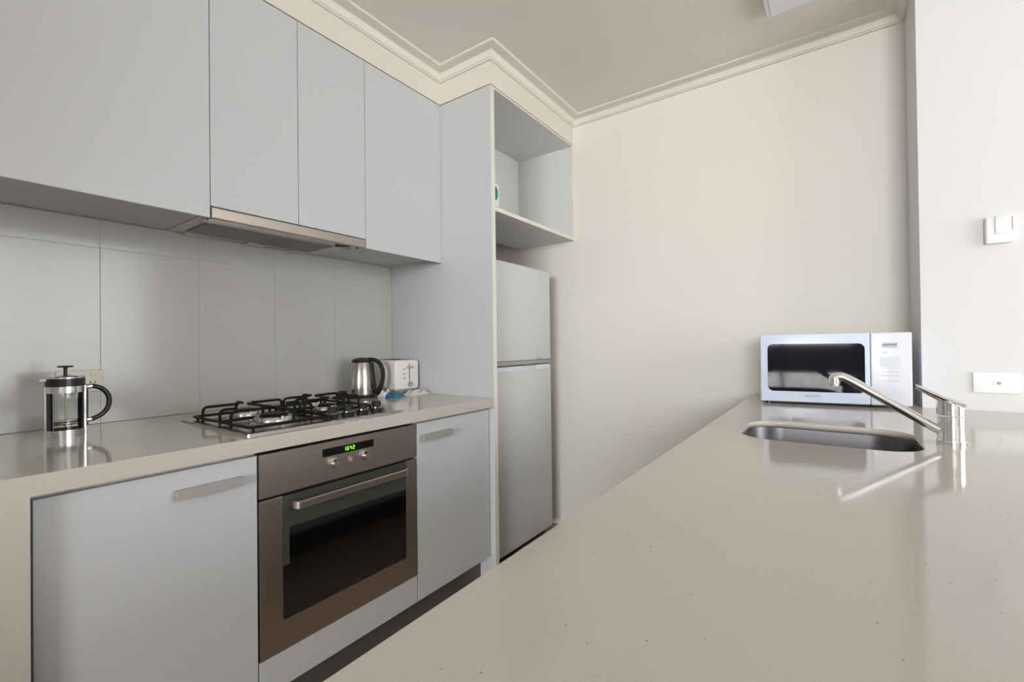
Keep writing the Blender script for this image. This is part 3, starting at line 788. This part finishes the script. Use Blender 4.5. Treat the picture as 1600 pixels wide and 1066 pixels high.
# ================================================================== MIXER TAP
px, py = 2.2715, 0.862
t = thing('mixer_tap', 'chrome single-lever mixer tap with long angled spout beside the sink', 'tap', (px, py, ZT))
c = (px, py, ZT); R = 0.0262
bm = NB(); lathe(bm, c, [(0, 0), (R+0.0018, 0), (R+0.0018, 0.008), (R+0.0004, 0.0095), (R, 0.012), (R, 0.0660), (R-0.001, 0.0672), (0, 0.0672)], n=56); obj('body', bm, 'chrome', t, True)
bm = NB(); az = Vector((-0.985, -0.17, 0)); sd = Vector((0.17, -0.985, 0))
# cap: a cylinder cut by a sloping top
n = 56; ringb, ringt, ringi = [], [], []
for i in range(n):
    a = 2*math.pi*i/n; d_ = az*math.cos(a)+sd*math.sin(a)
    ringb.append(bm.verts.new(Vector(c)+d_*R+Vector((0, 0, 0.069))))
    zt_ = 0.0985+0.012*math.cos(a)-0.003
    ringt.append(bm.verts.new(Vector(c)+d_*R+Vector((0, 0, zt_))))
    ringi.append(bm.verts.new(Vector(c)+d_*(R-0.002)+Vector((0, 0, zt_+0.0022))))
for A_, B_ in ((ringb, ringt), (ringt, ringi)):
    for i in range(n): bm.faces.new((A_[i], A_[(i+1) % n], B_[(i+1) % n], B_[i]))
bm.faces.new(ringb[::-1]); bm.faces.new(ringi)
cap_ = obj('cap', bm, 'chrome', t, True)
bm = NB()   # lever: a tapering flat blade that leaves the cap's top
sec = [(-0.0262, 0.0935, 0.008, 0.0030), (-0.020, 0.0955, 0.0185, 0.0055), (0.0, 0.1015, 0.0255, 0.0075), (0.018, 0.1085, 0.0205, 0.0075), (0.028, 0.1145, 0.0155, 0.0074), (0.040, 0.1215, 0.0125, 0.0066), (0.055, 0.1300, 0.0125, 0.0058), (0.063, 0.1345, 0.0110, 0.0048), (0.068, 0.1370, 0.006, 0.0028)]
rg = []
for s_, z, hw, ht in sec:
    rg.append([bm.verts.new(Vector(c)+az*s_+sd*(hw*math.cos(a))+Vector((0, 0, z+1.3*ht*math.sin(a)))) for a in [2*math.pi*k/16 for k in range(16)]])
for a, b in zip(rg, rg[1:]):
    for k in range(16): bm.faces.new((a[k], a[(k+1) % 16], b[(k+1) % 16], b[k]))
bm.faces.new(rg[0]); bm.faces.new(rg[-1][::-1]); obj('lever', bm, 'chrome', t, True)
bm = NB()
sp = [(px-0.012, py-0.002, ZT+0.026), (px-0.040, py-0.006, ZT+0.043), (px-0.190, py-0.030, ZT+0.146), (px-0.211, py-0.033, ZT+0.158), (px-0.227, py-0.034, ZT+0.156), (px-0.229, py-0.034, ZT+0.139)]
fp = fillet(sp, 0.022, 7)
rad = [0.0108]*(len(fp)-9)+[0.0110, 0.0113, 0.0117, 0.0121, 0.0125, 0.0128, 0.0129, 0.0129, 0.0129]; tube(bm, fp, rad, 20); so = obj('spout', bm, 'chrome', t, True)
bm = NB(); tip = Vector((px-0.229, py-0.034, ZT+0.1388))
cyl(bm, tip, tip+Vector((0, 0, -0.006)), 0.0108, 0.0108, 28)
obj('aerator', bm, 'chrome', so, True)

# ================================================================== MICROWAVE
th_ = math.radians(7.5)
t = thing('microwave', 'white microwave with black window at the far end of the island', 'microwave', (1.797, 1.470, ZT), th_)
W_, Dp, z0, z1 = 0.479, 0.330, 0.0105, 0.2790
bm = NB(); box(bm, 0.007, W_-0.004, 0.012, Dp, z0+0.001, z1-0.003, 0.005, 3); obj('body', bm, 'mwbody', t, True)
ds = 0.3585
bm = NB(); box(bm, 0.0, ds-0.0008, -0.010, 0.0118, z0, z1, 0.0045, 3); dr = obj('door', bm, 'mwbody', t, True)
wx0, wx1, wz0, wz1 = 0.0260, 0.3420, 0.0525, 0.2400
bm = NB(); prism(bm, rrect(wx0, wx1, wz0, wz1, 0.020, 8), 'y', -0.0112, -0.0098); obj('window', bm, 'mwglass', dr)
bm = NB(); box(bm, ds+0.0008, W_, -0.010, 0.0118, z0, z1, 0.0045, 3); cpn = obj('control_panel', bm, 'mwpanel', t, True)
RX = Matrix.Rotation(math.radians(90), 4, 'X')
textmesh('brand_lettering', 'SAMSUNG', 0.0105, Matrix.Translation((0.178, -0.0102, 0.0365)) @ RX, 'ink', dr, 1.12)
bm = NB()
for i in range(9): box(bm, 0.018+i*0.0072, 0.0235+i*0.0072, -0.0105, -0.0101, 0.0395, 0.0425)
obj('small_print', bm, 'inkgreen', dr)
bm = NB()  # badge with a curved dark line and faint legends
box(bm, 0.3925, 0.4375, -0.0106, -0.0101, 0.2225, 0.2420, 0.0)
obj('badge', bm, 'inkpale', cpn)
bm = NB(); pts = [(0.3945+i*0.0041, -0.0112, 0.2315-0.003*math.sin(i*0.31)*-1+(0.006 if i == 10 else 0)) for i in range(11)]
tube(bm, pts, 0.0017, 6)
obj('badge_line', bm, 'ink', cpn)
bm = NB(); box(bm, 0.3925, 0.4085, -0.0106, -0.0101, 0.1995, 0.2080); obj('teal_mark', bm, mat('aqua_print', (0.42, 0.68, 0.76), 0.5), cpn)
bm = NB()
for r_, zz in enumerate((0.132, 0.119, 0.100)):
    for i in range(4): box(bm, 0.392+i*0.0128, 0.4015+i*0.0128, -0.0106, -0.0101, zz, zz+0.0035)
obj('key_legends', bm, 'inkpale', cpn)
for zz0, zz1 in ((0.150, 0.190), (0.038, 0.074)):
    bm = NB(); prism(bm, rrect(0.386, 0.446, zz0, zz1, 0.006, 4), 'y', -0.0110, -0.0101); obj('key', bm, 'keys', cpn)
bm = NB()
for i in range(3): box(bm, 0.402+i*0.010, 0.408+i*0.010, -0.0114, -0.0110, 0.054, 0.057)
obj('key_mark', bm, 'inkpale', cpn)
for xx in (0.03, W_-0.03):
    for yy in (0.03, Dp-0.04):
        bm = NB(); cyl(bm, (xx, yy, 0.0), (xx, yy, 0.0106), 0.012); obj('foot', bm, 'blackpl', t, True)
bm = NB(); tube(bm, fillet([(W_-0.03, Dp-0.02, 0.02), (W_+0.012, Dp-0.08, 0.008), (W_+0.010, Dp-0.14, 0.006), (W_+0.006, Dp-0.20, 0.006)], 0.03), 0.0045, 8)
obj('power_cord', bm, 'blackpl', t, True)
